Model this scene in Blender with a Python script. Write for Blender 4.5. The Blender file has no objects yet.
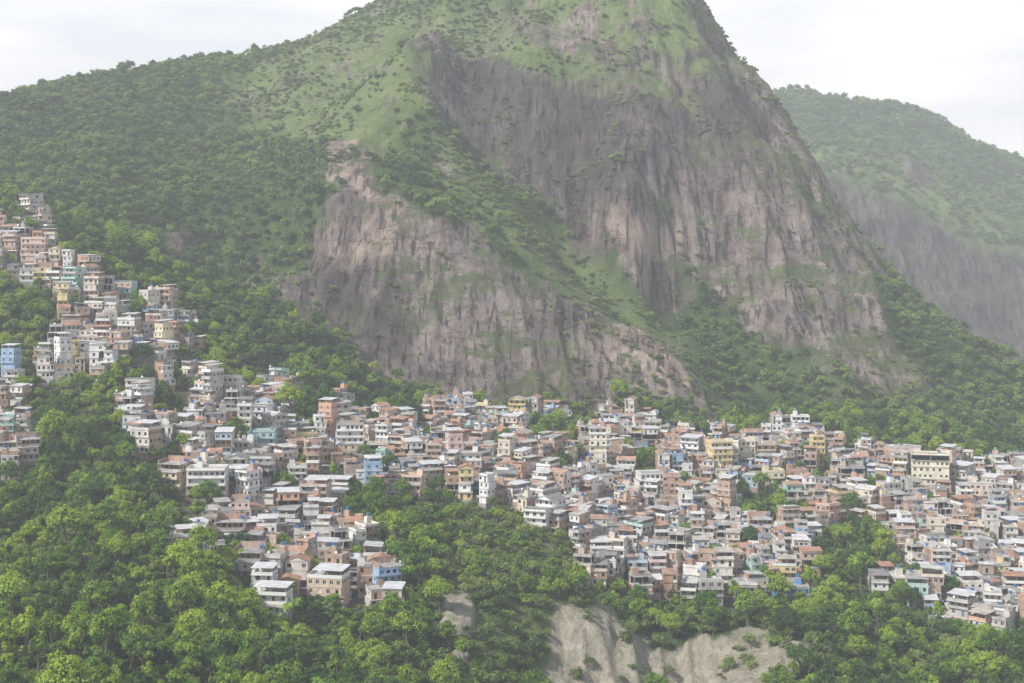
import bpy, math, random
import numpy as np
from mathutils import Vector
random.seed(7); rng=np.random.default_rng(7)
F=1422.2; V0=250.0; ZC=300.0
scene=bpy.context.scene
scene.view_settings.view_transform='Standard'
scene.view_settings.look='None'
scene.view_settings.exposure=0
scene.view_settings.gamma=1

# ------------------------------------------------------------------ noise
def _h(ix,iy,s):
    h=(ix.astype(np.int64)*374761393+iy.astype(np.int64)*668265263+s*2147483629)&0xffffffff
    h=((h^(h>>13))*1274126177)&0xffffffff
    h=(h^(h>>16))&0xffffffff
    return h/4294967295.0
def vn(x,y,s=0):
    ix=np.floor(x);iy=np.floor(y);fx=x-ix;fy=y-iy
    fx=fx*fx*fx*(fx*(fx*6-15)+10);fy=fy*fy*fy*(fy*(fy*6-15)+10)
    a=_h(ix,iy,s);b=_h(ix+1,iy,s);c=_h(ix,iy+1,s);d=_h(ix+1,iy+1,s)
    return (a*(1-fx)+b*fx)*(1-fy)+(c*(1-fx)+d*fx)*fy
def fbm(x,y,o=4,s=0,g=0.5):
    r=0;a=1;t=0
    for i in range(o):
        ca,sa=math.cos(i*1.1),math.sin(i*1.1)
        r=r+a*(vn((x*ca-y*sa)*2**i+13.7*i,(x*sa+y*ca)*2**i-7.1*i,s+i)*2-1);t+=a;a*=g
    return r/t
def ridged(x,y,o=4,s=0):
    r=0;a=1;t=0
    for i in range(o):
        r=r+a*(1-2*np.abs(vn(x*2**i+5.3*i,y*2**i+9.1*i,s+i)*2-1));t+=a;a*=.5
    return r/t
def polydist(u,v,poly):
    P=np.array(poly,float);n=len(P)
    best=np.full(u.shape,1e18);ins=np.zeros(u.shape,bool)
    for i in range(n):
        ax,ay=P[i];bx,by=P[(i+1)%n]
        ex,ey=bx-ax,by-ay
        t=np.clip(((u-ax)*ex+(v-ay)*ey)/(ex*ex+ey*ey+1e-9),0,1)
        dd=(u-ax-t*ex)**2+(v-ay-t*ey)**2
        best=np.minimum(best,dd)
        if ay!=by:
            c=((ay>v)!=(by>v))&(u<ex*(v-ay)/(by-ay)+ax)
            ins^=c
    d=np.sqrt(best)
    return np.where(ins,d,-d)

# ------------------------------------------------------------------ terrain control points (image pixel u, v, estimated depth)
S=[
(-350,683,330),(-350,480,520),(-350,300,700),(-350,150,1050),
(-200,683,330),(-200,480,510),(-200,380,600),(-200,250,750),(-200,112,1130),
(0,683,340),(0,600,410),(0,500,510),(0,400,600),(0,300,680),(0,215,770),(0,150,950),(0,108,1150),
(100,683,345),(100,560,440),(100,470,530),(100,380,620),(100,290,700),(100,200,870),(100,130,1060),(100,84,1200),
(200,683,350),(200,600,430),(200,540,490),(200,460,560),(200,400,620),(200,330,710),(200,250,850),(200,150,1050),(200,66,1250),
(300,683,390),(300,620,445),(300,560,500),(300,500,560),(300,400,680),(310,330,770),(300,250,850),(300,150,1020),(300,50,1300),
(400,683,410),(400,600,460),(400,500,560),(400,440,650),(400,395,745),
(500,683,420),(500,600,470),(500,520,550),(500,450,670),(500,410,750),
(600,760,420),(590,683,455),(590,612,480),(580,560,530),
(640,683,462),(640,612,505),(640,540,590),(640,470,680),(640,417,765),
(700,683,470),(700,645,486),(700,605,520),(740,683,460),(740,620,510),(740,540,600),(740,470,690),(740,430,765),
(860,683,450),(860,600,530),(860,530,620),(860,470,700),(860,440,760),
(1024,683,450),(1024,640,510),(1024,560,600),(1024,500,690),(1024,465,770),
(1200,683,470),(1200,560,630),(1200,480,790),(1200,420,900),(1350,480,800),(1350,683,480),
# lower slab
(335,335,790),(335,280,815),(340,240,840),(345,170,882),
(375,340,765),(380,290,800),
(430,388,757),(430,300,800),(430,220,838),
(500,400,765),(500,320,800),(500,250,832),
(560,410,775),(560,350,805),(560,292,832),
(640,395,790),(640,345,835),
(720,412,812),
# green ramp / foot of the upper wall
(400,150,930),(450,135,955),(520,195,935),(600,270,900),(680,340,868),(740,395,835),
(460,180,900),(540,245,876),
# upper wall, deep left recess
(400,60,1110),(432,60,1000),(432,110,945),(475,62,1035),(475,110,1010),(450,0,1150),(520,100,1002),(520,62,1020),(520,0,1120),
(560,180,962),(560,120,987),
(600,180,942),(600,100,990),(600,50,1030),(600,0,1070),
(625,150,935),(640,230,898),
(700,250,915),(700,150,970),(700,60,1030),(690,0,1080),
(660,300,890),(660,200,918),
(780,400,828),(760,350,862),(800,300,895),(830,250,940),(770,200,945),(750,130,1005),
(880,400,843),(850,330,885),
# right skyline of the main peak
(697,4,1090),(721,72,1070),(740,80,1075),(765,102,1050),(800,155,1020),(840,220,985),(868,275,955),(940,334,925),(1024,384,895),(1100,412,900),
(900,400,850),(950,420,830),
# left skyline and summit
(400,30,1330),(450,0,1280),(540,-70,1230),(610,-80,1170),(670,-50,1130),
# back mountain
(1024,362,1650),(1024,275,1750),(900,300,1720),(900,215,1790),(830,250,1770),(830,182,1830),(950,250,1765),
(900,165,2000),(1024,212,2000),(820,130,2080),
(765,103,2350),(800,98,2350),(860,100,2350),(930,118,2300),(1024,168,2200),(1150,215,2150),(700,115,2400),(1250,260,2150)
]
pts=[((u-512)/F*d,d,(V0-v)/F*d) for u,v,d in S]
def far(u,d,z): pts.append(((u-512)/F*d,d,z))
for u,d,z in [(700,1300,100),(740,1230,50),(800,1180,5),(870,1120,-90),(940,1080,-125),(1024,1080,-150),(1150,1080,-150),
  (760,1500,-100),(850,1450,-140),(950,1450,-150),(1050,1450,-160),(1200,1500,-160),
  (600,1550,20),(450,1700,0),(300,1650,0),(150,1550,10),(0,1500,10),(-200,1500,0),
  (600,1900,-80),(400,2200,-120),(100,2200,-120),(-250,2200,-120),(700,2000,0),
  (-250,3200,-150),(100,3200,-150),(500,3200,-150),(800,3100,-50),(1000,3000,-60),(1300,3000,-100),
  (-300,4300,-180),(300,4300,-180),(800,4300,-180),(1300,4300,-180),
  (-400,150,-130),(0,150,-135),(512,150,-160),(1024,150,-170),(1300,150,-170),(512,40,-160)]:
    far(u,d,z)
pts=np.array(pts)
cx=pts[:,:2]/100.0; cz=pts[:,2]
def kern(r2): return -np.sqrt(r2+0.05)
n=len(pts)
A=np.zeros((n+3,n+3))
r2=((cx[:,None,:]-cx[None,:,:])**2).sum(-1)
A[:n,:n]=kern(r2)-np.eye(n)*0.003
A[:n,n]=1;A[:n,n+1:]=cx;A[n,:n]=1;A[n+1:,:n]=cx.T
w=np.linalg.solve(A,np.concatenate([cz,[0,0,0]]))
def base_h(x,y):
    xf=x.ravel()/100;yf=y.ravel()/100;o=np.empty(xf.shape)
    for i in range(0,len(xf),20000):
        a=xf[i:i+20000];b=yf[i:i+20000]
        k=kern((a[:,None]-cx[None,:,0])**2+(b[:,None]-cx[None,:,1])**2)
        o[i:i+20000]=k@w[:n]+w[n]+w[n+1]*a+w[n+2]*b
    return o.reshape(x.shape)

# ------------------------------------------------------------------ land-cover maps (polygons in image pixels)
ROCK=[
 [(330,153),(372,160),(378,190),(420,215),(470,232),(520,270),(560,305),(620,335),(660,352),(728,408),(724,426),(640,415),(560,412),(490,410),(440,395),(390,378),(340,345),(308,312),(310,240),(342,198),(325,172)],
 [(406,42),(440,40),(452,62),(520,72),(600,88),(650,80),(690,30),(700,-10),(712,-10),(724,60),(775,92),(860,210),(880,268),(884,300),(900,400),(850,402),(800,375),(765,345),(735,320),(700,282),(665,262),(690,300),(672,318),(640,292),(600,268),(560,228),(510,192),(455,140),(425,90)],
 [(165,232),(195,228),(195,262),(168,265)],
 [(272,272),(305,268),(320,330),(290,330),(270,310)],
 [(250,250),(266,250),(262,290),(250,280)],
 [(885,362),(920,372),(925,395),(890,392)],
]
ROCKFAR=[[(795,176),(850,182),(885,205),(950,242),(1024,262),(1200,320),(1200,440),(900,440),(780,300)],
         [(905,168),(940,176),(944,192),(906,186)]]
THIN=[[(560,-60),(700,-60),(735,75),(690,100),(600,95),(470,70),(500,30)]]
GRASS=[
 [(235,60),(330,25),(420,0),(560,-10),(540,60),(440,40),(405,45),(420,110),(380,160),(300,150),(240,130)],
 [(440,150),(520,200),(600,275),(680,345),(700,390),(640,345),(560,285),(500,235),(430,205)],
 [(800,150),(900,160),(1024,205),(1024,255),(940,230),(850,180)],
 [(450,500),(560,520),(585,620),(560,683),(480,720),(430,600)],
]
PAINTED_SHADE=[[(440,58),(520,72),(620,92),(650,150),(630,215),(580,235),(540,215),(500,180),(452,135)],  # shaded parts of upper wall and slab, painted into the rock colour
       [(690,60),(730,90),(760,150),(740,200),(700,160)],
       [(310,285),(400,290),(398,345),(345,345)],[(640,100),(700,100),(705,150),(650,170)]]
PALE=[[(330,153),(372,160),(378,200),(350,215),(325,172)],[(380,200),(400,215),(395,260),(340,260)],[(600,335),(660,352),(700,400),(620,385)],[(590,215),(680,240),(690,300),(640,290),(590,250)]]
SOIL=[[(550,640),(562,604),(602,602),(632,636),(645,632),(664,683),(650,740),(545,740)],
      [(650,648),(700,632),(768,642),(762,683),(690,730),(652,700)],
      [(440,585),(475,600),(465,650),(440,630)],
      [(770,655),(810,636),(812,652),(775,672)]]
def uvof(x,y,z): return 512+F*x/y, V0-F*(z-ZC)/y
def landmask(polys,u,v,edge,nx):
    m=np.full(u.shape,-1e9)
    for p in polys: m=np.maximum(m,polydist(u,v,p))
    return np.clip(0.5+(m+nx)/(2*edge),0,1)

# ------------------------------------------------------------------ terrain grid
NT=700
ts=np.linspace(-0.60,0.60,NT)
ds=np.concatenate([np.linspace(40,300,40,endpoint=False),np.linspace(300,730,170,endpoint=False),np.linspace(730,1150,360,endpoint=False),
   np.linspace(1150,1600,60,endpoint=False),np.linspace(1600,2450,160,endpoint=False),np.linspace(2450,4600,40)])
ND=len(ds)
T,D=np.meshgrid(ts,ds)
X=T*D;Y=D.copy()
Z=base_h(X,Y)+ZC
U,V=uvof(X,Y,Z)
nz=fbm(X/22,Y/22,4,3)*16+fbm(X/7,Y/7,2,9)*8
isfar=Y>1350
rock=np.where(isfar,landmask(ROCKFAR,U,V,4,nz*0.6),landmask(ROCK,U,V,5,nz))
rock0=np.where(isfar,landmask(ROCKFAR,U,V,10,0),landmask(ROCK,U,V,10,0))
thin=np.where(isfar,0,landmask(THIN,U,V,14,nz))
grass=landmask(GRASS,U,V,16,nz*1.5)
shade_dark_rock=np.where(isfar,rock,landmask(PAINTED_SHADE,U,V,14,nz*1.4))  # painted cliff shade; the far cliff is darkened over all its rock
pale=np.where(isfar,0,landmask(PALE,U,V,12,nz*1.2))
soil=np.where(Y<560,landmask(SOIL,U,V,3,nz*1.0),0)
amp=np.clip((Y-700)/250,0,1)
ampr=np.clip((Y-745)/60,0,1)*np.where(isfar,1.6,1)
sett=np.clip((Y-480)/60,0,1)*np.clip((760-Y)/60,0,1)
wx=X+fbm(X/70,Y/70,3,41)*30
gul=ridged(wx/75+Y/400,Y/300,4,21)
gul2=ridged(wx/24+Y/150,Y/110,4,61)
led=fbm(X/55,Y/9,4,81)
rr_=np.maximum(rock0,thin*.6)
Z=Z+amp*(fbm(X/90,Y/90,5,1)*13*(1-.4*rr_))+ampr*rr_*(gul*12+gul2*9+led*7+fbm(X/9,Y/9,3,91)*2.2)
Z=Z+(1-amp)*fbm(X/45,Y/45,4,2)*4*(1-.6*sett)
Z=Z+amp*(1-rr_)*ridged(X/110,Y/160,3,17)*10
Z=Z+soil*(ridged(X/9,Y/30,3,4)*3.5+fbm(X/5,Y/5,3,14)*1.5)
dT=ts[1]-ts[0]
def H(x,y):
    x=np.asarray(x,float);y=np.asarray(y,float)
    ti=np.clip((x/y-ts[0])/dT,0,NT-1.001);di=np.clip(np.interp(y,ds,np.arange(ND)),0,ND-1.001)
    a=ti.astype(int);b=di.astype(int);fa=ti-a;fb=di-b
    def g(G): return (G[b,a]*(1-fa)+G[b,a+1]*fa)*(1-fb)+(G[b+1,a]*(1-fa)+G[b+1,a+1]*fa)*fb
    return g(Z)
def lut(G,x,y):
    ti=np.clip(np.round((x/y-ts[0])/dT),0,NT-1).astype(int);di=np.clip(np.round(np.interp(y,ds,np.arange(ND))),0,ND-1).astype(int)
    return G[di,ti]

# ------------------------------------------------------------------ materials
def newmat(name):
    m=bpy.data.materials.new(name);m.use_nodes=True
    nt=m.node_tree;b=nt.nodes["Principled BSDF"]
    b.inputs["Roughness"].default_value=.9
    b.inputs["Specular IOR Level"].default_value=.15
    return m,nt,b
def N(nt,t,**k):
    x=nt.nodes.new(t)
    for a,b in k.items(): setattr(x,a,b)
    return x
def ramp(nt,stops,interp='LINEAR'):
    r=nt.nodes.new("ShaderNodeValToRGB");cr=r.color_ramp;cr.interpolation=interp
    while len(cr.elements)<len(stops): cr.elements.new(0.5)
    for e,(p,c) in zip(cr.elements,stops):
        e.position=p;e.color=(*c,1)
    return r
def mix(nt,fac,a,b,mode='MIX'):
    m=nt.nodes.new("ShaderNodeMix");m.data_type='RGBA';m.blend_type=mode
    for sock,val in ((m.inputs[0],fac),(m.inputs[6],a),(m.inputs[7],b)):
        if hasattr(val,'node') : nt.links.new(val,sock)
        elif isinstance(val,(int,float)): sock.default_value=val
        else: sock.default_value=(*val,1)
    return m.outputs[2]
def noise(nt,vec,scale,detail=4,rough=.55):
    x=nt.nodes.new("ShaderNodeTexNoise");x.inputs["Scale"].default_value=scale;x.inputs["Detail"].default_value=detail;x.inputs["Roughness"].default_value=rough
    if vec is not None: nt.links.new(vec,x.inputs["Vector"])
    return x.outputs["Fac"]
def mapping(nt,vec,sc,rot=(0,0,0)):
    m=nt.nodes.new("ShaderNodeMapping");m.inputs["Scale"].default_value=sc;m.inputs["Rotation"].default_value=rot;nt.links.new(vec,m.inputs[0]);return m.outputs[0]
def attr(nt,name):
    a=nt.nodes.new("ShaderNodeAttribute");a.attribute_name=name;return a.outputs["Fac"]
def mul(nt,a,b):
    m=N(nt,"ShaderNodeMath",operation='MULTIPLY');nt.links.new(a,m.inputs[0])
    if hasattr(b,'node'): nt.links.new(b,m.inputs[1])
    else: m.inputs[1].default_value=b
    return m.outputs[0]

def terrain_mat():
    m,nt,b=newmat("hillside")
    geo=N(nt,"ShaderNodeNewGeometry");P=geo.outputs["Position"]
    fl=ramp(nt,[(.3,(.03,.055,.015)),(.5,(.06,.11,.028)),(.7,(.11,.17,.045))]);nt.links.new(noise(nt,P,.09,6,.65),fl.inputs[0])
    gr=ramp(nt,[(.3,(.07,.11,.04)),(.45,(.14,.20,.065)),(.6,(.22,.275,.10)),(.75,(.33,.33,.18))]);nt.links.new(noise(nt,P,.07,9,.8),gr.inputs[0])
    st=mapping(nt,P,(.11,.05,.014))
    r1=ramp(nt,[(.28,(.10,.08,.077)),(.42,(.22,.175,.16)),(.56,(.34,.275,.245)),(.72,(.50,.425,.375))]);nt.links.new(noise(nt,st,1,9,.68),r1.inputs[0])
    r2=ramp(nt,[(.38,(.45,.44,.48)),(.55,(1,1,1))]);nt.links.new(noise(nt,mapping(nt,P,(.016,.016,.022)),1,6,.65),r2.inputs[0])
    rk=mix(nt,.8,r1.outputs[0],r2.outputs[0],'MULTIPLY')
    ws=ramp(nt,[(.40,(.22,.22,.25)),(.48,(1,1,1))]);nt.links.new(noise(nt,mapping(nt,P,(.30,.10,.008)),1,6,.6),ws.inputs[0])
    rk=mix(nt,.9,rk,ws.outputs[0],'MULTIPLY')
    jn=noise(nt,mapping(nt,P,(.016,.016,.045),(0,.35,0)),1,7,.62)
    cc=ramp(nt,[(.485,(1,1,1)),(.497,(.35,.32,.31)),(.503,(.35,.32,.31)),(.515,(1,1,1))]);nt.links.new(jn,cc.inputs[0])
    rk=mix(nt,.7,rk,cc.outputs[0],'MULTIPLY')
    pl=mix(nt,1,rk,(1.35,1.3,1.22),'MULTIPLY');rk=mix(nt,attr(nt,"pale"),rk,pl)
    sn=mix(nt,1,rk,(.42,.42,.47),'MULTIPLY');rk=mix(nt,attr(nt,"shade_dark_rock"),rk,sn)  # cliff shade put into the rock colour; darkens the far cliff too
    lg=ramp(nt,[(.50,(0,0,0)),(.56,(1,1,1))]);nt.links.new(noise(nt,mapping(nt,P,(.018,.02,.05)),1,10,.76),lg.inputs[0])
    gg=mix(nt,1,gr.outputs[0],(.66,.66,.66),'MULTIPLY')
    om=N(nt,"ShaderNodeMath",operation='MULTIPLY_ADD');nt.links.new(attr(nt,"shade_dark_rock"),om.inputs[0]);om.inputs[1].default_value=-.6;om.inputs[2].default_value=.85
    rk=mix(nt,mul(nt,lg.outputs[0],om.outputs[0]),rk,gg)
    bt=ramp(nt,[(.45,(0,0,0)),(.54,(1,1,1))]);nt.links.new(noise(nt,mapping(nt,P,(.03,.02,.015)),1,9,.75),bt.inputs[0])
    c=mix(nt,attr(nt,"grass"),fl.outputs[0],gr.outputs[0])
    thinc=mix(nt,bt.outputs[0],gr.outputs[0],rk)
    bp2=ramp(nt,[(.54,(0,0,0)),(.60,(1,1,1))]);nt.links.new(noise(nt,mapping(nt,P,(.02,.012,.02)),1,9,.75),bp2.inputs[0])
    c=mix(nt,mul(nt,bp2.outputs[0],attr(nt,"grass")),c,rk)
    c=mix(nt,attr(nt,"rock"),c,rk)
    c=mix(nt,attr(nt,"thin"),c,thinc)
    so=ramp(nt,[(.3,(.24,.23,.16)),(.45,(.45,.41,.31)),(.6,(.60,.55,.45)),(.72,(.70,.66,.57))]);nt.links.new(noise(nt,mapping(nt,P,(.35,.35,.10)),1,8,.75),so.inputs[0])
    c=mix(nt,attr(nt,"soil"),c,so.outputs[0])
    dirt=ramp(nt,[(.35,(.12,.105,.075)),(.6,(.24,.21,.17))]);nt.links.new(noise(nt,P,.2,4),dirt.inputs[0])
    c=mix(nt,attr(nt,"town"),c,dirt.outputs[0])
    nt.links.new(c,b.inputs["Base Color"])
    bp=N(nt,"ShaderNodeBump");bp.inputs["Strength"].default_value=1;bp.inputs["Distance"].default_value=8
    hh=noise(nt,mapping(nt,P,(.10,.10,.07)),1,9,.72)
    nt.links.new(hh,bp.inputs["Height"]);nt.links.new(bp.outputs[0],b.inputs["Normal"])
    return m

TOWN=[
 [(-120,222),(52,222),(60,268),(110,288),(150,302),(196,322),(202,350),(165,368),(130,382),(50,388),(32,362),(62,335),(58,300),(20,283),(-120,283)],
 [(-120,385),(18,382),(25,440),(36,485),(-120,485)],
 [(122,395),(185,378),(230,392),(338,390),(348,418),(400,428),(450,412),(520,416),(590,430),(650,418),(700,448),(760,438),(800,432),(850,455),(960,470),(1240,490),(1240,665),(960,640),(900,600),(850,590),(740,612),(640,600),(580,590),(570,548),(500,512),(440,492),(372,502),(352,525),(392,572),(396,608),(330,606),(268,630),(240,606),(250,565),(205,545),(182,500),(142,470),(120,425)],
 [(163,545),(210,548),(212,575),(168,560)],
]
HOLES=[[(284,402),(336,402),(338,436),(290,438)],[(520,424),(592,430),(588,452),(530,448)],[(733,492),(792,500),(790,534),(738,530)],
 [(815,540),(850,528),(900,545),(900,590),(820,590)],[(350,495),(372,500),(360,530),(348,520)],[(575,515),(606,518),(604,540),(578,536)],
 [(622,455),(672,460),(668,478),(628,476)],[(530,470),(580,470),(575,492),(535,490)],[(150,385),(190,395),(185,425),(155,420)],[(140,450),(180,455),(178,475),(150,475)],
 [(780,470),(830,478),(825,492),(785,488)],[(860,480),(890,484),(888,505),(862,500)],[(405,425),(440,428),(430,440),(405,438)],[(250,575),(285,560),(285,585),(262,590)],
 [(60,345),(85,340),(80,362),(58,362)],[(120,325),(150,330),(140,345),(118,342)],[(225,440),(250,445),(245,462),(226,458)]]
U,V=uvof(X,Y,Z)
nz2=fbm(X/12,Y/12,3,31)*8
town=landmask(TOWN,U,V,3,nz2)*(1-landmask(HOLES,U,V,3,nz2))*(Y<860)

me=bpy.data.meshes.new("terrain")
co=np.stack([X,Y,Z],-1).reshape(-1,3)
idx=np.arange(ND*NT).reshape(ND,NT)
q=np.stack([idx[:-1,:-1],idx[:-1,1:],idx[1:,1:],idx[1:,:-1]],-1).reshape(-1,4)
me.vertices.add(len(co));me.vertices.foreach_set("co",co.ravel())
me.loops.add(q.size);me.loops.foreach_set("vertex_index",q.ravel())
me.polygons.add(len(q));me.polygons.foreach_set("loop_start",np.arange(0,q.size,4));me.polygons.foreach_set("loop_total",np.full(len(q),4))
me.update();me.validate()
me.polygons.foreach_set("use_smooth",np.ones(len(q),bool))
for nm,G in (("rock",rock),("thin",thin),("grass",grass),("soil",soil),("town",town),("shade_dark_rock",shade_dark_rock),("pale",pale)):
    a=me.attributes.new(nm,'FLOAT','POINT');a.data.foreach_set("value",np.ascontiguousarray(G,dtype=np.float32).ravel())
me.materials.append(terrain_mat())
terrain=bpy.data.objects.new("terrain",me);scene.collection.objects.link(terrain)

# ------------------------------------------------------------------ mesh builder
class MB:
    def __init__(s): s.v=[];s.f=[];s.m=[];s.mats=[]
    def mi(s,m):
        if m not in s.mats: s.mats.append(m)
        return s.mats.index(m)
    def poly(s,P,m):
        i=len(s.v);s.v+=list(P);s.f.append(tuple(range(i,i+len(P))));s.m.append(s.mi(m))
    def box(s,x0,x1,y0,y1,z0,z1,m,top=None):
        s.poly([(x0,y0,z0),(x1,y0,z0),(x1,y0,z1),(x0,y0,z1)],m);s.poly([(x1,y1,z0),(x0,y1,z0),(x0,y1,z1),(x1,y1,z1)],m)
        s.poly([(x0,y1,z0),(x0,y0,z0),(x0,y0,z1),(x0,y1,z1)],m);s.poly([(x1,y0,z0),(x1,y1,z0),(x1,y1,z1),(x1,y0,z1)],m)
        s.poly([(x0,y0,z1),(x1,y0,z1),(x1,y1,z1),(x0,y1,z1)],top or m);s.poly([(x0,y1,z0),(x1,y1,z0),(x1,y0,z0),(x0,y0,z0)],m)
    def cyl(s,x,y,z0,z1,r0,r1,k,m):
        a=[(x+r0*math.cos(6.2832*i/k),y+r0*math.sin(6.2832*i/k),z0) for i in range(k)]
        b=[(x+r1*math.cos(6.2832*i/k),y+r1*math.sin(6.2832*i/k),z1) for i in range(k)]
        for i in range(k): s.poly([a[i],a[(i+1)%k],b[(i+1)%k],b[i]],m)
        s.poly(b,m)
    def wall(s,o,d,L,z0,z1,ops,m):
        """o start, d unit dir; outward normal = (d.y,-d.x)"""
        nx,ny=d[1],-d[0]
        A=sorted(set([0,L]+[q for op in ops for q in op[:2]]));B=sorted(set([z0,z1]+[q for op in ops for q in op[2:4]]))
        def p(a,b,dep=0): return (o[0]+d[0]*a-nx*dep,o[1]+d[1]*a-ny*dep,b)
        for i in range(len(A)-1):
            for j in range(len(B)-1):
                ca=(A[i]+A[i+1])/2;cb=(B[j]+B[j+1])/2
                if any(op[0]<ca<op[1] and op[2]<cb<op[3] for op in ops): continue
                s.poly([p(A[i],B[j]),p(A[i+1],B[j]),p(A[i+1],B[j+1]),p(A[i],B[j+1])],m)
        for a0,a1,b0,b1,pm in ops:
            e=.2
            s.poly([p(a0,b0),p(a1,b0),p(a1,b0,e),p(a0,b0,e)],m);s.poly([p(a0,b1,e),p(a1,b1,e),p(a1,b1),p(a0,b1)],m)
            s.poly([p(a0,b0),p(a0,b0,e),p(a0,b1,e),p(a0,b1)],m);s.poly([p(a1,b0,e),p(a1,b0),p(a1,b1),p(a1,b1,e)],m)
            s.poly([p(a0,b0,e),p(a1,b0,e),p(a1,b1,e),p(a0,b1,e)],pm)
            if pm is GLASS and a1-a0>.9:
                c=(a0+a1)/2
                s.poly([p(c-.05,b0,e-.05),p(c+.05,b0,e-.05),p(c+.05,b1,e-.05),p(c-.05,b1,e-.05)],TRIM)
                s.poly([p(a0-.08,b0-.1,-.06),p(a1+.08,b0-.1,-.06),p(a1+.08,b0,-.06),p(a0-.08,b0,-.06)],TRIM)
                s.poly([p(a0-.08,b0,-.06),p(a1+.08,b0,-.06),p(a1+.08,b0,.0),p(a0-.08,b0,.0)],TRIM)
    def mesh(s,name):
        me=bpy.data.meshes.new(name);me.from_pydata(s.v,[],s.f)
        for m in s.mats: me.materials.append(m)
        me.polygons.foreach_set("material_index",s.m);me.update();return me

def dirty(nt,b,col,amt=.55,scale=.35):
    tc=N(nt,"ShaderNodeNewGeometry")
    r=ramp(nt,[(.3,(1-amt,)*3),(.62,(1,1,1))]);nt.links.new(noise(nt,mapping(nt,tc.outputs["Position"],(scale,scale,scale*.35)),1,6,.65),r.inputs[0])
    nt.links.new(mix(nt,1,col,r.outputs[0],'MULTIPLY'),b.inputs["Base Color"])
def paint_mat(name,mul,cols,amt=.5):
    m,nt,b=newmat(name);oi=N(nt,"ShaderNodeObjectInfo")
    mt=N(nt,"ShaderNodeMath",operation='MULTIPLY');mt.inputs[1].default_value=mul;nt.links.new(oi.outputs["Random"],mt.inputs[0])
    fr=N(nt,"ShaderNodeMath",operation='FRACT');nt.links.new(mt.outputs[0],fr.inputs[0])
    r=ramp(nt,[(i/len(cols),c) for i,c in enumerate(cols)],'CONSTANT');nt.links.new(fr.outputs[0],r.inputs[0])
    dirty(nt,b,r.outputs[0],amt);return m
W=(.80,.79,.77)
COLS=[W,(.72,.68,.61),(.50,.35,.26),(.74,.74,.75),(.70,.62,.50),(.54,.38,.29),(.72,.54,.43),(.56,.53,.49),W,(.74,.65,.46),(.48,.32,.24),(.74,.55,.49),(.48,.59,.70),(.74,.73,.69),(.48,.46,.44),(.58,.44,.35),(.66,.57,.48),W,(.74,.60,.30),(.44,.64,.58),(.66,.39,.27),(.70,.68,.65),(.32,.48,.68),(.78,.74,.66),W,(.70,.65,.60),W,(.76,.66,.58)]
random.shuffle(COLS)
PAINT=paint_mat("painted_render",1.0,COLS,.38)
PAINT2=paint_mat("painted_render_side",13.37,COLS[::-1],.4)
def simple(name,c,amt=.4,rough=.9,scale=.4):
    m,nt,b=newmat(name);rgb=N(nt,"ShaderNodeRGB");rgb.outputs[0].default_value=(*c,1);dirty(nt,b,rgb.outputs[0],amt,scale);b.inputs["Roughness"].default_value=rough;return m
BRICK=paint_mat("hollow_brick",5.31,[(.46,.29,.21),(.50,.33,.25),(.43,.28,.21),(.52,.37,.28),(.46,.34,.28)],.45)
CONC=paint_mat("concrete",7.7,[(.46,.445,.42),(.38,.365,.35),(.52,.505,.49)],.45)
SLAB=paint_mat("roof_slab",3.3,[(.50,.48,.45),(.38,.365,.35),(.58,.56,.54),(.46,.42,.37)],.5)
FIBRO=paint_mat("fibre_cement_sheet",9.1,[(.50,.49,.48),(.40,.395,.39),(.60,.59,.58),(.28,.275,.275),(.50,.45,.40)],.5)
TIN=simple("zinc_sheet",(.66,.66,.68),.4,rough=.55)
TILE=paint_mat("clay_tile",4.9,[(.46,.26,.18),(.48,.30,.22),(.40,.26,.20)],.5)
GLASS,_nt,_b=newmat("window_glass");_b.inputs["Base Color"].default_value=(.02,.025,.03,1);_b.inputs["Roughness"].default_value=.3;_b.inputs["Specular IOR Level"].default_value=.4
DARK=simple("dark_interior",(.02,.018,.016),.3)
TRIM=simple("white_trim",(.74,.74,.72),.2)
DOOR=simple("brown_door",(.16,.09,.05),.3)
SHUT=simple("blue_shutter",(.12,.22,.38),.3)
TANK=simple("blue_tank",(.06,.18,.45),.2,rough=.5)
TANKG=simple("grey_tank",(.38,.39,.40),.3)
YEL=simple("yellow_render",(.74,.60,.32),.3);CREAM=simple("cream_render",(.76,.71,.57),.3);WHITE=simple("white_render",(.82,.81,.79),.3);BLUE=simple("blue_render",(.12,.32,.60),.3)
PINK=simple("pink_render",(.72,.53,.46),.3);TEAL=simple("teal_render",(.40,.64,.64),.3);TAN=simple("tan_render",(.62,.48,.36),.3)

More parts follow.
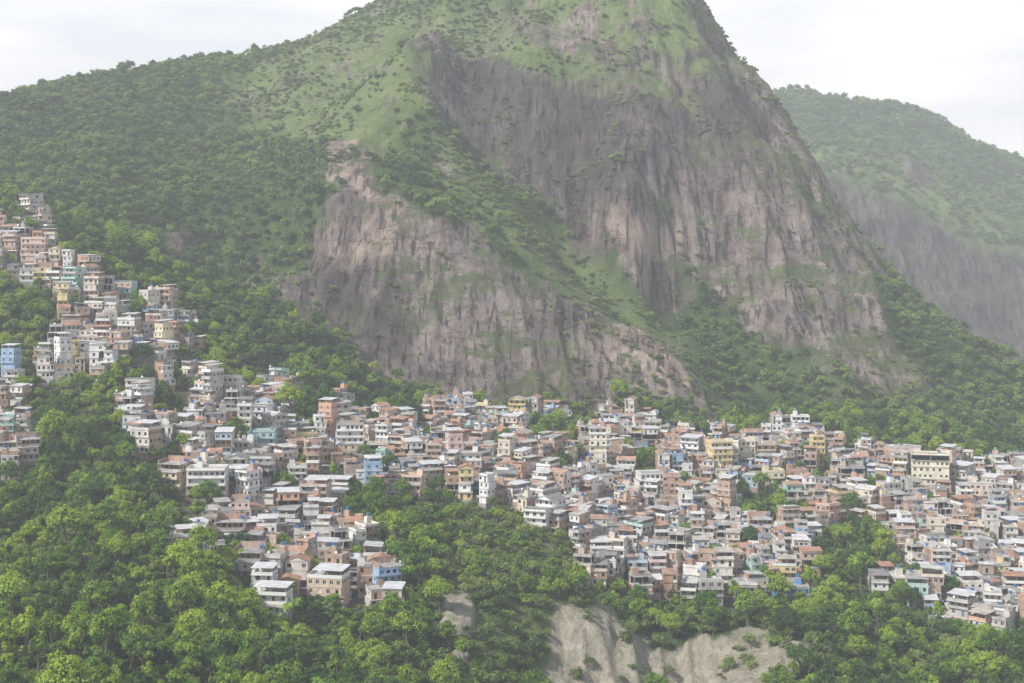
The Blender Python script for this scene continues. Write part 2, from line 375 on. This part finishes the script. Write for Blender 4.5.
def openings(L,z0,R,dens=1.0,door=False):
    ops=[];k=max(1,int(L/R.uniform(1.8,2.6)));step=L/k
    di=R.randrange(k) if door else -1
    wh=R.uniform(1.0,1.35);ww=R.uniform(.9,1.4);sb=R.uniform(.8,1.0)
    for i in range(k):
        c=step*(i+.5)
        if i==di: ops.append((c-.45,c+.45,z0+.02,z0+2.1,R.choice([DOOR,DARK,SHUT,DARK])));continue
        if R.random()>dens: continue
        ops.append((c-ww/2,c+ww/2,z0+sb,z0+sb+wh,R.choices([GLASS,DARK,SHUT,TRIM,DOOR],[6,5,.3,.5,.6])[0]))
    return ops
def house_mesh(seed,n,w,d,front=None,side=None,roof=None,name="house",fh=2.85,balc=.36):
    R=random.Random(seed);b=MB()
    front=front or R.choices([PAINT,BRICK,CONC],[8.2,1.2,.5])[0]
    side=side or R.choices([front,BRICK,CONC,PAINT2],[5,1.5,1.1,.9])[0]
    b.box(-w/2+.05,w/2-.05,-d/2+.05,d/2-.05,-7,0,R.choice([CONC,BRICK,CONC]))
    z=0;x0,x1,y0,y1=-w/2,w/2,-d/2,d/2
    for i in range(n):
        if i>0:
            x0=-w/2+R.choice([0,0,-.35,.5 if n<5 else 0]);x1=w/2+R.choice([0,0,.35,-.6 if n<5 else 0]);y0=-d/2+R.choice([0,-.5,-.7,.4,1.6 if n<5 else 0])
        f=front if R.random()<.8 or n>4 else R.choice([PAINT2,PAINT2,BRICK])
        st='balc' if R.random()<balc else ('open' if (R.random()<.12) else 'enc')
        zt=z+fh-.22
        if st=='enc':
            b.wall((x0,y0),(1,0),x1-x0,z,zt,openings(x1-x0,z,R,.9,door=(i==0 or R.random()<.25)),f)
            yy=y0
        elif st=='balc':
            yy=y0+1.5
            b.wall((x0,yy),(1,0),x1-x0,z,zt,openings(x1-x0,z,R,.9,door=True),f)
            pm=R.choice([f,TRIM,CONC,f]);b.box(x0,x1,y0+.0,y0+.12,z,z+.95,pm)
            b.box(x0,x0+.2,y0+.125,y0+.33,z,zt,f);b.box(x1-.2,x1,y0+.125,y0+.33,z,zt,f)
            b.box(x0,x0+.12,y0+.33,yy-.003,z,z+.95,pm);b.box(x1-.12,x1,y0+.33,yy-.003,z,z+.95,pm)
        else:
            yy=y0+d*.5
            b.wall((x0,yy),(1,0),x1-x0,z,zt,[],DARK)
            for c in (x0+.12,(x0+x1)/2,x1-.12): b.box(c-.12,c+.12,y0+.02,y0+.26,z,zt,CONC)
        b.wall((x1,yy),(0,1),y1-yy,z,zt,openings(y1-yy,z,R,.6),side)
        b.wall((x0,y1),(0,-1),y1-yy,z,zt,openings(y1-yy,z,R,.6),side)
        b.wall((x1,y1),(-1,0),x1-x0,z,zt,openings(x1-x0,z,R,.5),side)
        e=R.choice([.06,.12,.3])
        b.box(x0-e,x1+e,y0-e-R.choice([0,0,.4]),y1+.05,zt,zt+.22,R.choice([CONC,CONC,TRIM,SLAB]),SLAB)
        z=zt+.22
    roof=roof or R.choices(['flat','shed','gable','terrace','unfin'],[4,2.2,.6,3.2,1.0])[0]
    rm=R.choices([FIBRO,TIN,TILE],[5,2.2,.9])[0]
    def tank(x,y,zz):
        b.box(x-.55,x+.55,y-.55,y+.55,zz,zz+.35,CONC);b.cyl(x,y,zz+.353,zz+1.35,.55,.68,10,R.choice([TANK,TANK,TANKG]));
    def sheet(xa,xb,ya,yb,za,zb,m):
        t=.07
        b.poly([(xa,ya,za),(xb,ya,za),(xb,yb,zb),(xa,yb,zb)],m);b.poly([(xa,ya,za-t),(xa,yb,zb-t),(xb,yb,zb-t),(xb,ya,za-t)],m)
        b.poly([(xa,ya,za-t),(xb,ya,za-t),(xb,ya,za),(xa,ya,za)],m);b.poly([(xb,yb,zb-t),(xa,yb,zb-t),(xa,yb,zb),(xb,yb,zb)],m)
        b.poly([(xa,yb,zb-t),(xa,ya,za-t),(xa,ya,za),(xa,yb,zb)],m);b.poly([(xb,ya,za-t),(xb,yb,zb-t),(xb,yb,zb),(xb,ya,za)],m)
    def parapet(h,m,mm=.14):
        b.box(x0,x1,y0,y0+mm,z,z+h,m);b.box(x0,x1,y1-mm,y1,z,z+h,m);b.box(x0,x0+mm,y0+mm,y1-mm,z,z+h,m);b.box(x1-mm,x1,y0+mm,y1-mm,z,z+h,m)
    if roof=='flat':
        parapet(R.uniform(.4,1.0),R.choice([front,CONC,front]))
        sx=R.choice([-1,1]);cx=sx*w*.25
        if R.random()<.6: b.box(cx-1.1,cx+1.1,y1-2.4,y1-.2,z,z+2.3,R.choice([front,front,BRICK]),SLAB);tank(cx,y1-1.3,z+2.303)
        elif R.random()<.7: tank(cx,y1-1.5,z)
    elif roof=='shed':
        s=R.uniform(.4,1.0);flip=R.random()<.4;za,zb=(z+.35,z+.35+s) if not flip else (z+.35+s,z+.35)
        ya,yb=y0,y1
        b.poly([(x0,ya,z),(x1,ya,z),(x1,ya,za-.1),(x0,ya,za-.1)],front);b.poly([(x1,yb,z),(x0,yb,z),(x0,yb,zb-.1),(x1,yb,zb-.1)],front)
        b.poly([(x0,yb,z),(x0,ya,z),(x0,ya,za-.1),(x0,yb,zb-.1)],side);b.poly([(x1,ya,z),(x1,yb,z),(x1,yb,zb-.1),(x1,ya,za-.1)],side)
        k=s/(y1-y0)*(-1 if flip else 1);o=.5
        sheet(x0-.3,x1+.3,ya-o,yb+.3,za-k*o,zb+k*.3,rm)
    elif roof=='gable':
        hgt=R.uniform(1.0,1.6);rm=R.choice([TILE,FIBRO]);ym=(y0+y1)/2
        if R.random()<.5:
            for xs in (x0,x1): b.poly([(xs,y0,z),(xs,y1,z),(xs,ym,z+hgt)],side)
            k=hgt/(ym-y0);sheet(x0-.3,x1+.3,y0-.4,ym,z-k*.4+.1,z+hgt+.1,rm);sheet(x0-.3,x1+.3,ym,y1+.4,z+hgt+.1,z-k*.4+.1,rm)
        else:
            xm=(x0+x1)/2
            for ys in (y0,y1): b.poly([(x0,ys,z),(x1,ys,z),(xm,ys,z+hgt)],front)
            for xe,sg in ((x0-.4,-1),(x1+.4,1)):
                k=hgt/((x1-x0)/2);ze=z-k*.4+.1
                b.poly([(xe,y0-.3,ze),(xm,y0-.3,z+hgt+.1),(xm,y1+.3,z+hgt+.1),(xe,y1+.3,ze)],rm)
    elif roof=='terrace':
        parapet(.95,R.choice([front,CONC,TRIM,front]))
        ya=y0+R.choice([.1,.3,2.0]);xa=x0+R.choice([.1,.1,2.0])
        hh=z+2.35
        for px in (xa+.15,(xa+x1)/2,x1-.3):
            for py in (ya+.1,y1-.4): b.box(px-.07,px+.07,py,py+.14,z,hh+.0,CONC)
        sheet(xa-.3,x1+.3,ya-.4,y1+.3,hh+.05,hh+.5,rm)
        if R.random()<.4: b.box(xa,x1-.2,y1-.35,y1-.18,z,hh,BRICK)
    else:
        for px in (x0+.02,(x0+x1)/2-.12,x1-.26):
            for py in (y0+.02,y1-.26):
                h=R.choice([2.4,2.4,1.2]);b.box(px,px+.24,py,py+.24,z,z+h,CONC)
                for k in range(2): b.box(px+.05+.1*k,px+.08+.1*k,py+.1,py+.13,z+h,z+h+.6,DOOR)
        b.box(x0+.27,x1-.27,y1-.2,y1-.06,z,z+2.2,BRICK);b.box(x0+.06,x0+.2,y0+.3,y1-.3,z,z+1.5,BRICK)
        tank(x1-1.2,y1-1.4,z)
    if R.random()<.4: # satellite dish
        dx=R.uniform(x0+.5,x1-.5);zz=z+1.2;b.box(dx-.03,dx+.03,y0+.2,y0+.26,z,zz,CONC)
        b.poly([(dx+.45*math.cos(a*.785),y0+.05+.15*math.sin(a*.785),zz+.2+.42*math.sin(a*.785)) for a in range(8)],TRIM)
    return b.mesh(name)

variants=[]
for i in range(130):
    R=random.Random(1000+i)
    nn=R.choices([1,2,3,4,5],[1.0,3.6,5.0,2.8,.9])[0]
    variants.append((nn,house_mesh(2000+i,nn,R.choice([R.uniform(4.5,6.5),R.uniform(6,9.5)]),R.uniform(5.5,8.5),name="house_%d"%i)))

def gradient(x,y):
    e=5.0;return (H(x+e,y)-H(x-e,y))/(2*e),(H(x,y+e)-H(x,y-e))/(2*e)
houses=bpy.data.collections.new("houses");scene.collection.children.link(houses)
occupied=[]
def ray_ground(u,v):
    y=np.linspace(330,1100,1600);x=(u-512)/F*y;z=ZC+(V0-v)/F*y
    h=H(x,y);k=np.argmax(h>=z);return x[k],y[k],h[k]
LAND=[ # image pixel u, v (cast onto terrain), storeys, width, depth, front, roof
 (208,500,4,14,9,WHITE,'flat',.95),(598,470,7,8,8,CREAM,'flat',.1),(719,478,6,10,9,YEL,'flat',.2),(930,490,6,17,10,CREAM,'flat',.1),
 (656,492,3,18,9,WHITE,'flat',.1),(790,602,2,13,8,BLUE,'flat',.5),(270,622,3,12,8,WHITE,'terrace',.5),(290,575,3,12,8,YEL,'gable',.3),
 (315,515,4,11,9,PINK,'terrace',.5),(430,470,4,8,8,WHITE,'flat',.2),(262,425,3,8,8,WHITE,'shed',.3),(265,452,3,10,8,TEAL,'flat',.2),
 (350,450,4,12,9,WHITE,'flat',.2),(800,438,4,9,8,WHITE,'flat',.1),(850,492,4,11,8,TAN,'flat',.2),(980,508,4,10,8,PINK,'flat',.2),
 (330,603,3,12,8,TAN,'terrace',.4),(125,300,3,9,7,TEAL,'shed',.3),(35,262,4,12,8,PINK,'flat',.2),(745,470,5,9,8,CREAM,'flat',.2),(895,470,4,10,8,PINK,'flat',.2),
 (470,480,4,9,8,WHITE,'flat',.3),(140,400,3,11,8,WHITE,'shed',.8),(505,500,3,10,8,TAN,'terrace',.4),(610,545,3,9,8,WHITE,'flat',.3)]
for i,(u,v,nn,ww,dd,fm,rf,bc) in enumerate(LAND):
    x,y,z=ray_ground(u,v)
    nm="apartment_building" if nn>=5 else "house"
    ob=bpy.data.objects.new(nm,house_mesh(500+i,nn,ww,dd,front=fm,side=fm,roof=rf,name=nm,balc=bc));houses.objects.link(ob)
    ob.location=(x,y,z+.3);ob.rotation_euler=(0,0,random.uniform(-.25,.25));occupied.append((x,y,max(ww,dd)/2+2.5))
gaps=[]
xs=np.arange(-420,520,7.3);ys=np.arange(380,860,8.4);cnt=0
for j,yy in enumerate(ys):
    for xx in xs:
        x=xx+(j%2)*3.8+random.uniform(-1.6,1.6);y=yy+random.uniform(-1.6,1.6)
        if abs(x/y)>.50: continue
        z=float(H(x,y))
        if float(lut(town,np.array(x),np.array(y)))<.5: continue
        if any((x-a)**2+(y-b)**2<(r+2.0)**2 for a,b,r in occupied): continue
        if random.random()<(.085 if x>0 else .14): gaps.append((x,y,z));continue
        nn,mesh=random.choice(variants)
        if y<520 and nn>3: nn,mesh=random.choice(variants)
        ob=bpy.data.objects.new("brick_house",mesh);houses.objects.link(ob)
        gx,gy=gradient(x,y);face=math.atan2(-gx,max(gy,.12))*.45
        ob.location=(x,y,z+random.uniform(-1.0,1.8))
        nb=float(fbm(np.array([x/50]),np.array([y/50]),2,7)[0])
        ob.rotation_euler=(0,0,-face*.7+nb*.9+random.choice([0,0,.3,-.3,1.57])+random.uniform(-.13,.13))
        ob.scale=(random.uniform(.88,1.08),random.uniform(.9,1.1),random.uniform(.9,1.08));cnt+=1
print("houses",cnt)

# ------------------------------------------------------------------ trees
def leaf_mat(name,stops,tl=.3):
    m,nt,b=newmat(name);oi=N(nt,"ShaderNodeObjectInfo");geo=N(nt,"ShaderNodeNewGeometry")
    ad=N(nt,"ShaderNodeMath",operation='ADD');nt.links.new(oi.outputs["Random"],ad.inputs[0])
    mm=N(nt,"ShaderNodeMath",operation='MULTIPLY_ADD');nt.links.new(noise(nt,geo.outputs["Position"],.02,3),mm.inputs[0]);mm.inputs[1].default_value=2.4;mm.inputs[2].default_value=-1.2
    nt.links.new(mm.outputs[0],ad.inputs[1])
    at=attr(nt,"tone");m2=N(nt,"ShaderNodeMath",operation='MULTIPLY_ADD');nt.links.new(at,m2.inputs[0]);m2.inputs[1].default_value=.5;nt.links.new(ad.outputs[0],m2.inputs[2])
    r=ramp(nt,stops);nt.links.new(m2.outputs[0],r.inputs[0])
    nt.links.new(r.outputs[0],b.inputs["Base Color"])
    b.inputs["Roughness"].default_value=.55;b.inputs["Specular IOR Level"].default_value=.3
    tr=N(nt,"ShaderNodeBsdfTranslucent");tc=mix(nt,1,r.outputs[0],(1.6,1.35,.5),'MULTIPLY');nt.links.new(tc,tr.inputs[0])
    ms=N(nt,"ShaderNodeMixShader");ms.inputs[0].default_value=tl;nt.links.new(b.outputs[0],ms.inputs[1]);nt.links.new(tr.outputs[0],ms.inputs[2])
    nt.links.new(ms.outputs[0],nt.nodes["Material Output"].inputs[0]);return m
LEAF=leaf_mat("foliage",[(0,(.03,.08,.016)),(.3,(.08,.18,.022)),(.65,(.18,.32,.03)),(1,(.33,.45,.045))])
LEAFB=leaf_mat("shrub_foliage",[(0,(.08,.13,.035)),(.35,(.12,.19,.042)),(.7,(.18,.26,.06)),(1,(.25,.32,.08))])
LEAFM=leaf_mat("canopy_foliage",[(0,(.04,.09,.028)),(.35,(.085,.165,.038)),(.7,(.145,.245,.05)),(1,(.23,.33,.07))])
BARK=simple("bark",(.18,.15,.12),.5,scale=1.5)
def tree_mesh(seed,nl,leaves,ls,hgt,cr,flat=.75,palm=False,leaf=None,rl=(.2,.36)):
    R=np.random.default_rng(seed);vs=[];fs=[];mi=[];tone=[]
    def tube(p,q,r0,r1,k=5):
        p=np.array(p);q=np.array(q);a=q-p;a=a/np.linalg.norm(a);t=np.cross(a,[.3,.8,.1]);t/=np.linalg.norm(t);s=np.cross(a,t);i0=len(vs)
        for c,r in ((p,r0),(q,r1)):
            for i in range(k): vs.append(c+r*(t*math.cos(6.283*i/k)+s*math.sin(6.283*i/k)))
        for i in range(k): fs.append((i0+i,i0+(i+1)%k,i0+k+(i+1)%k,i0+k+i));mi.append(1);tone.append(0)
    th=hgt*.5
    lean=R.uniform(-.5,.5,2)
    top=np.array([lean[0],lean[1],th])
    if palm:
        top=np.array([lean[0],lean[1],hgt]);tube((0,0,-1.5),top,.22,.14)
        for i in range(leaves):
            a=6.283*i/leaves+R.uniform(-.15,.15);el=R.uniform(.1,1.1);L=R.uniform(2.2,3.2);prev=top.copy();di=np.array([math.cos(a),math.sin(a),0]);sd=np.array([-math.sin(a),math.cos(a),0]);ang=el
            for k in range(6):
                q=prev+(di*math.cos(ang)+np.array([0,0,1])*math.sin(ang))*L/6;ang-=.42
                w0=.34*math.sin(math.pi*(k+.4)/6.6)+.06;w1=.34*math.sin(math.pi*(k+1.4)/6.6)+.03
                for s in (-1,1):
                    i0=len(vs);vs.extend([prev,q,q+sd*s*w1-np.array([0,0,.6*w1]),prev+sd*s*w0-np.array([0,0,.6*w0])]);fs.append((i0,i0+1,i0+2,i0+3));mi.append(0);tone.append(R.uniform(-.7,-.1))
                prev=q
    else:
        tube((0,0,-2),top*.55,.35*hgt/9,.26*hgt/9);tube(top*.55,top,.26*hgt/9,.18*hgt/9)
        for l in range(nl):
            a=R.uniform(0,6.283);rr=cr*math.sqrt(R.uniform(0,1))*.8
            zc=th+(hgt-th)*(.1+.85*(1-(rr/cr)**2)*R.uniform(.35,1.1))
            c=np.array([math.cos(a)*rr+lean[0],math.sin(a)*rr+lean[1],zc]);r=cr*R.uniform(*rl)
            if l<6: tube(top*.8,c,.12*hgt/9,.05*hgt/9,4)
            lt=R.uniform(-.5,.5)
            i0=len(vs);g=[(0,0,1),(0,0,-1)]+[(math.cos(k*1.257)*.9,math.sin(k*1.257)*.9,.45) for k in range(5)]+[(math.cos(k*1.257+.6)*.9,math.sin(k*1.257+.6)*.9,-.45) for k in range(5)]
            for p in g: vs.append(c+np.array(p)*[1,1,flat]*r*.66*R.uniform(.7,1.1))
            for k in range(5):
                k2=(k+1)%5
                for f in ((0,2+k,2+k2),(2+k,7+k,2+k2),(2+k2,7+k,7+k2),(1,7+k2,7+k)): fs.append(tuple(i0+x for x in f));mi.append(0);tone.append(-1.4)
            for q in range(leaves):
                d=R.normal(size=3);d[2]=d[2]*.85+.3;d/=np.linalg.norm(d)
                p=c+d*[1,1,flat]*r*R.uniform(.62,1.3)
                nrm=d*.9+R.normal(size=3)*.5+np.array([0,0,.25]);nrm/=np.linalg.norm(nrm)
                t=np.cross(nrm,R.normal(size=3));t/=np.linalg.norm(t);s=np.cross(nrm,t)
                z1=ls*R.uniform(.5,1.4);z2=z1*R.uniform(.45,.85);i0=len(vs)
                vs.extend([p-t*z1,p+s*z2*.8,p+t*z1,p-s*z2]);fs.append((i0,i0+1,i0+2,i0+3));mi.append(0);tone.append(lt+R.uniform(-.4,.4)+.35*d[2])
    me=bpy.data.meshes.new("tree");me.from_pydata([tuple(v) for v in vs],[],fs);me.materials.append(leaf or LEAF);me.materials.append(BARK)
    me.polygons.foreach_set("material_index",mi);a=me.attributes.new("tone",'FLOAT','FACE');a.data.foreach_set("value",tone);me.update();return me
def coll(name,meshes):
    c=bpy.data.collections.new(name)
    for i,m in enumerate(meshes): c.objects.link(bpy.data.objects.new(name+"_plant",m))
    return c
near_m=[tree_mesh(10+i,20+i,85,.30,8.5+i*.7,3.6+.3*i) for i in range(6)]+[tree_mesh(30,34,80,.32,12.5,5.6),tree_mesh(31,14,100,.26,11,2.6,flat=1.0),tree_mesh(32,9,110,.28,9,2.4,flat=1.1)]
palm_m=[tree_mesh(40,0,18,1,7,3,palm=True),tree_mesh(41,0,16,1,9,3,palm=True)]
far_m=[tree_mesh(50+i,11+i,30,.5,8+.4*i,4.0+.2*i,leaf=LEAFM,rl=(.24,.42)) for i in range(6)]
bush_m=[tree_mesh(70+i,8,42,.28,2.6,2.4,leaf=LEAFB,rl=(.25,.45)) for i in range(3)]
def scatter(name,P,scl,c):
    me=bpy.data.meshes.new(name);me.from_pydata([tuple(p) for p in P],[],[])
    a=me.attributes.new("scl",'FLOAT_VECTOR','POINT');sv=np.stack([scl,scl,scl*rng.uniform(.75,1.35,len(scl))],-1);a.data.foreach_set("vector",sv.astype(np.float32).ravel())
    r=me.attributes.new("rt",'FLOAT_VECTOR','POINT');rv=np.zeros((len(scl),3),np.float32);rv[:,2]=rng.uniform(0,6.283,len(scl));rv[:,:2]=rng.normal(0,.08,(len(scl),2));r.data.foreach_set("vector",rv.ravel())
    k=me.attributes.new("idx",'INT','POINT');k.data.foreach_set("value",rng.integers(0,len(c.objects),len(scl)).astype(np.int32))
    ob=bpy.data.objects.new(name,me);scene.collection.objects.link(ob)
    ng=bpy.data.node_groups.new(name,'GeometryNodeTree')
    ng.interface.new_socket(name="Geometry",in_out='INPUT',socket_type='NodeSocketGeometry');ng.interface.new_socket(name="Geometry",in_out='OUTPUT',socket_type='NodeSocketGeometry')
    gi=ng.nodes.new("NodeGroupInput");go=ng.nodes.new("NodeGroupOutput");ip=ng.nodes.new("GeometryNodeInstanceOnPoints");ci=ng.nodes.new("GeometryNodeCollectionInfo")
    ci.inputs["Collection"].default_value=c;ci.inputs["Separate Children"].default_value=True;ci.inputs["Reset Children"].default_value=True
    ip.inputs["Pick Instance"].default_value=True
    def na(n,t):
        q=ng.nodes.new("GeometryNodeInputNamedAttribute");q.data_type=t;q.inputs["Name"].default_value=n;return q.outputs["Attribute"]
    L=ng.links.new
    L(gi.outputs[0],ip.inputs["Points"]);L(ci.outputs[0],ip.inputs["Instance"]);L(na("idx",'INT'),ip.inputs["Instance Index"])
    L(na("scl",'FLOAT_VECTOR'),ip.inputs["Scale"]);L(na("rt",'FLOAT_VECTOR'),ip.inputs["Rotation"]);L(ip.outputs[0],go.inputs[0])
    md=ob.modifiers.new("scatter",'NODES');md.node_group=ng
    return ob
def jgrid(x0,x1,y0,y1,s,tm=.42):
    gx,gy=np.meshgrid(np.arange(x0,x1,s),np.arange(y0,y1,s));gx=gx.ravel()+rng.uniform(-.48,.48,gx.size)*s;gy=gy.ravel()+rng.uniform(-.48,.48,gy.size)*s
    k=np.abs(gx/gy)<tm;return gx[k],gy[k]
def place(x,y,keep):
    x=x[keep];y=y[keep];return x,y,H(x,y)
C_near=coll("rainforest_tree",near_m);C_far=coll("canopy_tree",far_m);C_bush=coll("shrub",bush_m);C_palm=coll("palm",palm_m)
x,y=jgrid(-330,420,300,800,5.6)
tw=lut(town,x,y);rk=lut(rock,x,y);so=lut(soil,x,y);gr=lut(grass,x,y)
keep=(tw<.25)&(rk<.5)&(so<.3)&(rng.random(x.size)<np.where(gr>.5,.5,.88))
x,y,z=place(x,y,keep);g=lut(grass,x,y)
sc=rng.uniform(.4,.9,x.size)*(1+.3*fbm(x/30,y/30,2,77))*np.where(g>.5,.7,1);big=rng.random(x.size)<.10;sc[big]*=1.4
scatter("valley_forest",np.stack([x,y,z-.3],-1),sc,C_near)
x,y=jgrid(-330,420,300,800,4.2);so=lut(soil,x,y);keep=(lut(town,x,y)<.3)&(lut(rock,x,y)<.5)&((so<.45)|(rng.random(x.size)<.14))
x,y,z=place(x,y,keep);scatter("undergrowth",np.stack([x,y,z-.2],-1),rng.uniform(.5,1.5,x.size),C_bush)
k=rng.random(x.size)<.014;k&=(y<560);scatter("palm_grove",np.stack([x[k],y[k],z[k]],-1),rng.uniform(.8,1.2,k.sum()),C_palm)
x,y=jgrid(-620,560,800,1420,5.6)
rk=lut(rock,x,y);gr=lut(grass,x,y);th=lut(thin,x,y);dn=fbm(x/30,y/30,4,55);g=np.maximum(gr,th)
keep=(rk<.4)&(lut(town,x,y)<.3)&(rng.random(x.size)<np.clip(.97-g*.78+dn*3.0*g-.3*th,0,1))
x,y,z=place(x,y,keep);g=np.maximum(lut(grass,x,y),lut(thin,x,y))
scatter("mountain_forest",np.stack([x,y,z-.8-1.6*g],-1),rng.uniform(.4,.9,x.size)*(1-.4*g)*(1+.35*fbm(x/40,y/40,2,88)),C_far)
x,y=jgrid(-560,500,740,1300,3.7)
rk=lut(rock,x,y);gr=lut(grass,x,y);th=lut(thin,x,y);dn=fbm(x/22,y/14,4,66)
keep=(((gr>.3)|(th>.3))&(rng.random(x.size)<.5+dn*1.6-.25*(th>.3))&(rk<.5))|((rk>.4)&(dn+.12*rng.normal(size=x.size)>.28))
x,y,z=place(x,y,keep);scatter("mountain_shrubs",np.stack([x,y,z-1.1],-1),rng.uniform(.3,1.2,x.size),C_bush)
x,y=jgrid(100,1100,1450,2500,9)
keep=(lut(rock,x,y)<.4)&(rng.random(x.size)<.97-.55*lut(grass,x,y))
x,y,z=place(x,y,keep);scatter("distant_forest",np.stack([x,y,z-2],-1),rng.uniform(.6,1.3,x.size),C_far)
trees=bpy.data.collections.new("town_trees");scene.collection.children.link(trees)
for (x,y,z) in gaps:
    for k in range(random.choice([1,2,2])):
        ox,oy=random.uniform(-2.5,2.5),random.uniform(-2.5,2.5)
        pal=random.random()<.15
        ob=bpy.data.objects.new("palm_tree" if pal else "mango_tree",random.choice(palm_m if pal else near_m));trees.objects.link(ob)
        ob.location=(x+ox,y+oy,float(H(x+ox,y+oy)));s=random.uniform(.55,1.05);ob.scale=(s,s,s);ob.rotation_euler=(0,0,random.uniform(0,6.28))
for u,v,s in [(395,560,1.5),(860,585,1.5),(430,540,1.2),(765,528,1.3),(310,430,1.2),(880,570,1.2),(750,525,1.1),(590,536,.9),(610,620,1.0),(780,610,1.2),(560,440,1.0),(655,470,.9),(165,470,1.1),(300,470,.6)]:
    x,y,z=ray_ground(u,v);ob=bpy.data.objects.new("mango_tree",random.choice(near_m));trees.objects.link(ob);ob.location=(x,y,z-.3);ob.scale=(s,s,s);ob.rotation_euler=(0,0,random.uniform(0,6.28))

# ------------------------------------------------------------------ air haze
b=MB();hm=bpy.data.materials.new("humid_air");hm.use_nodes=True;nt=hm.node_tree;nt.nodes.clear()
out=N(nt,"ShaderNodeOutputMaterial");vs=N(nt,"ShaderNodeVolumeScatter");vs.inputs["Color"].default_value=(.91,.96,1,1);vs.inputs["Density"].default_value=.00022;vs.inputs["Anisotropy"].default_value=0
nt.links.new(vs.outputs[0],out.inputs["Volume"])
b.box(-1500,1500,-60,2600,60,620,hm);ob=bpy.data.objects.new("haze",b.mesh("haze"));scene.collection.objects.link(ob)

# ------------------------------------------------------------------ light
sd=Vector((-.74,-.50,.84)).normalized();el=math.asin(sd.z);az=math.atan2(sd.x,sd.y)
L=bpy.data.lights.new("sun",'SUN');L.energy=5.0;L.angle=math.radians(.5);L.color=(1,.98,.93)
lo=bpy.data.objects.new("sun",L);scene.collection.objects.link(lo);lo.rotation_euler=sd.to_track_quat('Z','Y').to_euler();lo.location=(-300,0,900)
wd=bpy.data.worlds.new("World");scene.world=wd;wd.use_nodes=True;nt=wd.node_tree;bg=nt.nodes["Background"]
sk=N(nt,"ShaderNodeTexSky");sk.sky_type='NISHITA';sk.sun_disc=False;sk.sun_elevation=el;sk.sun_rotation=az;sk.dust_density=2
tc=N(nt,"ShaderNodeTexCoord");sep=N(nt,"ShaderNodeSeparateXYZ");nt.links.new(tc.outputs["Generated"],sep.inputs[0])
cr=ramp(nt,[(0,(1,1,1)),(.2,(1,1,1)),(.42,(.12,.12,.12))]);nt.links.new(sep.outputs[2],cr.inputs[0])
cn=ramp(nt,[(.38,(9.0,9.6,10.4)),(.60,(11.6,11.7,11.8))]);nt.links.new(noise(nt,mapping(nt,tc.outputs["Generated"],(3,3,11)),1.6,6,.55),cn.inputs[0])
nt.links.new(mix(nt,cr.outputs[0],sk.outputs[0],cn.outputs[0]),bg.inputs[0]);bg.inputs[1].default_value=.10
# ------------------------------------------------------------------ camera
cam=bpy.data.cameras.new("camera");cam.lens=50;cam.sensor_width=36;cam.clip_end=12000;cam.clip_start=1;cam.shift_y=-(341.5-V0)/1024
co_=bpy.data.objects.new("camera",cam);scene.collection.objects.link(co_);co_.location=(0,0,ZC);co_.rotation_euler=(math.pi/2,0,0);scene.camera=co_
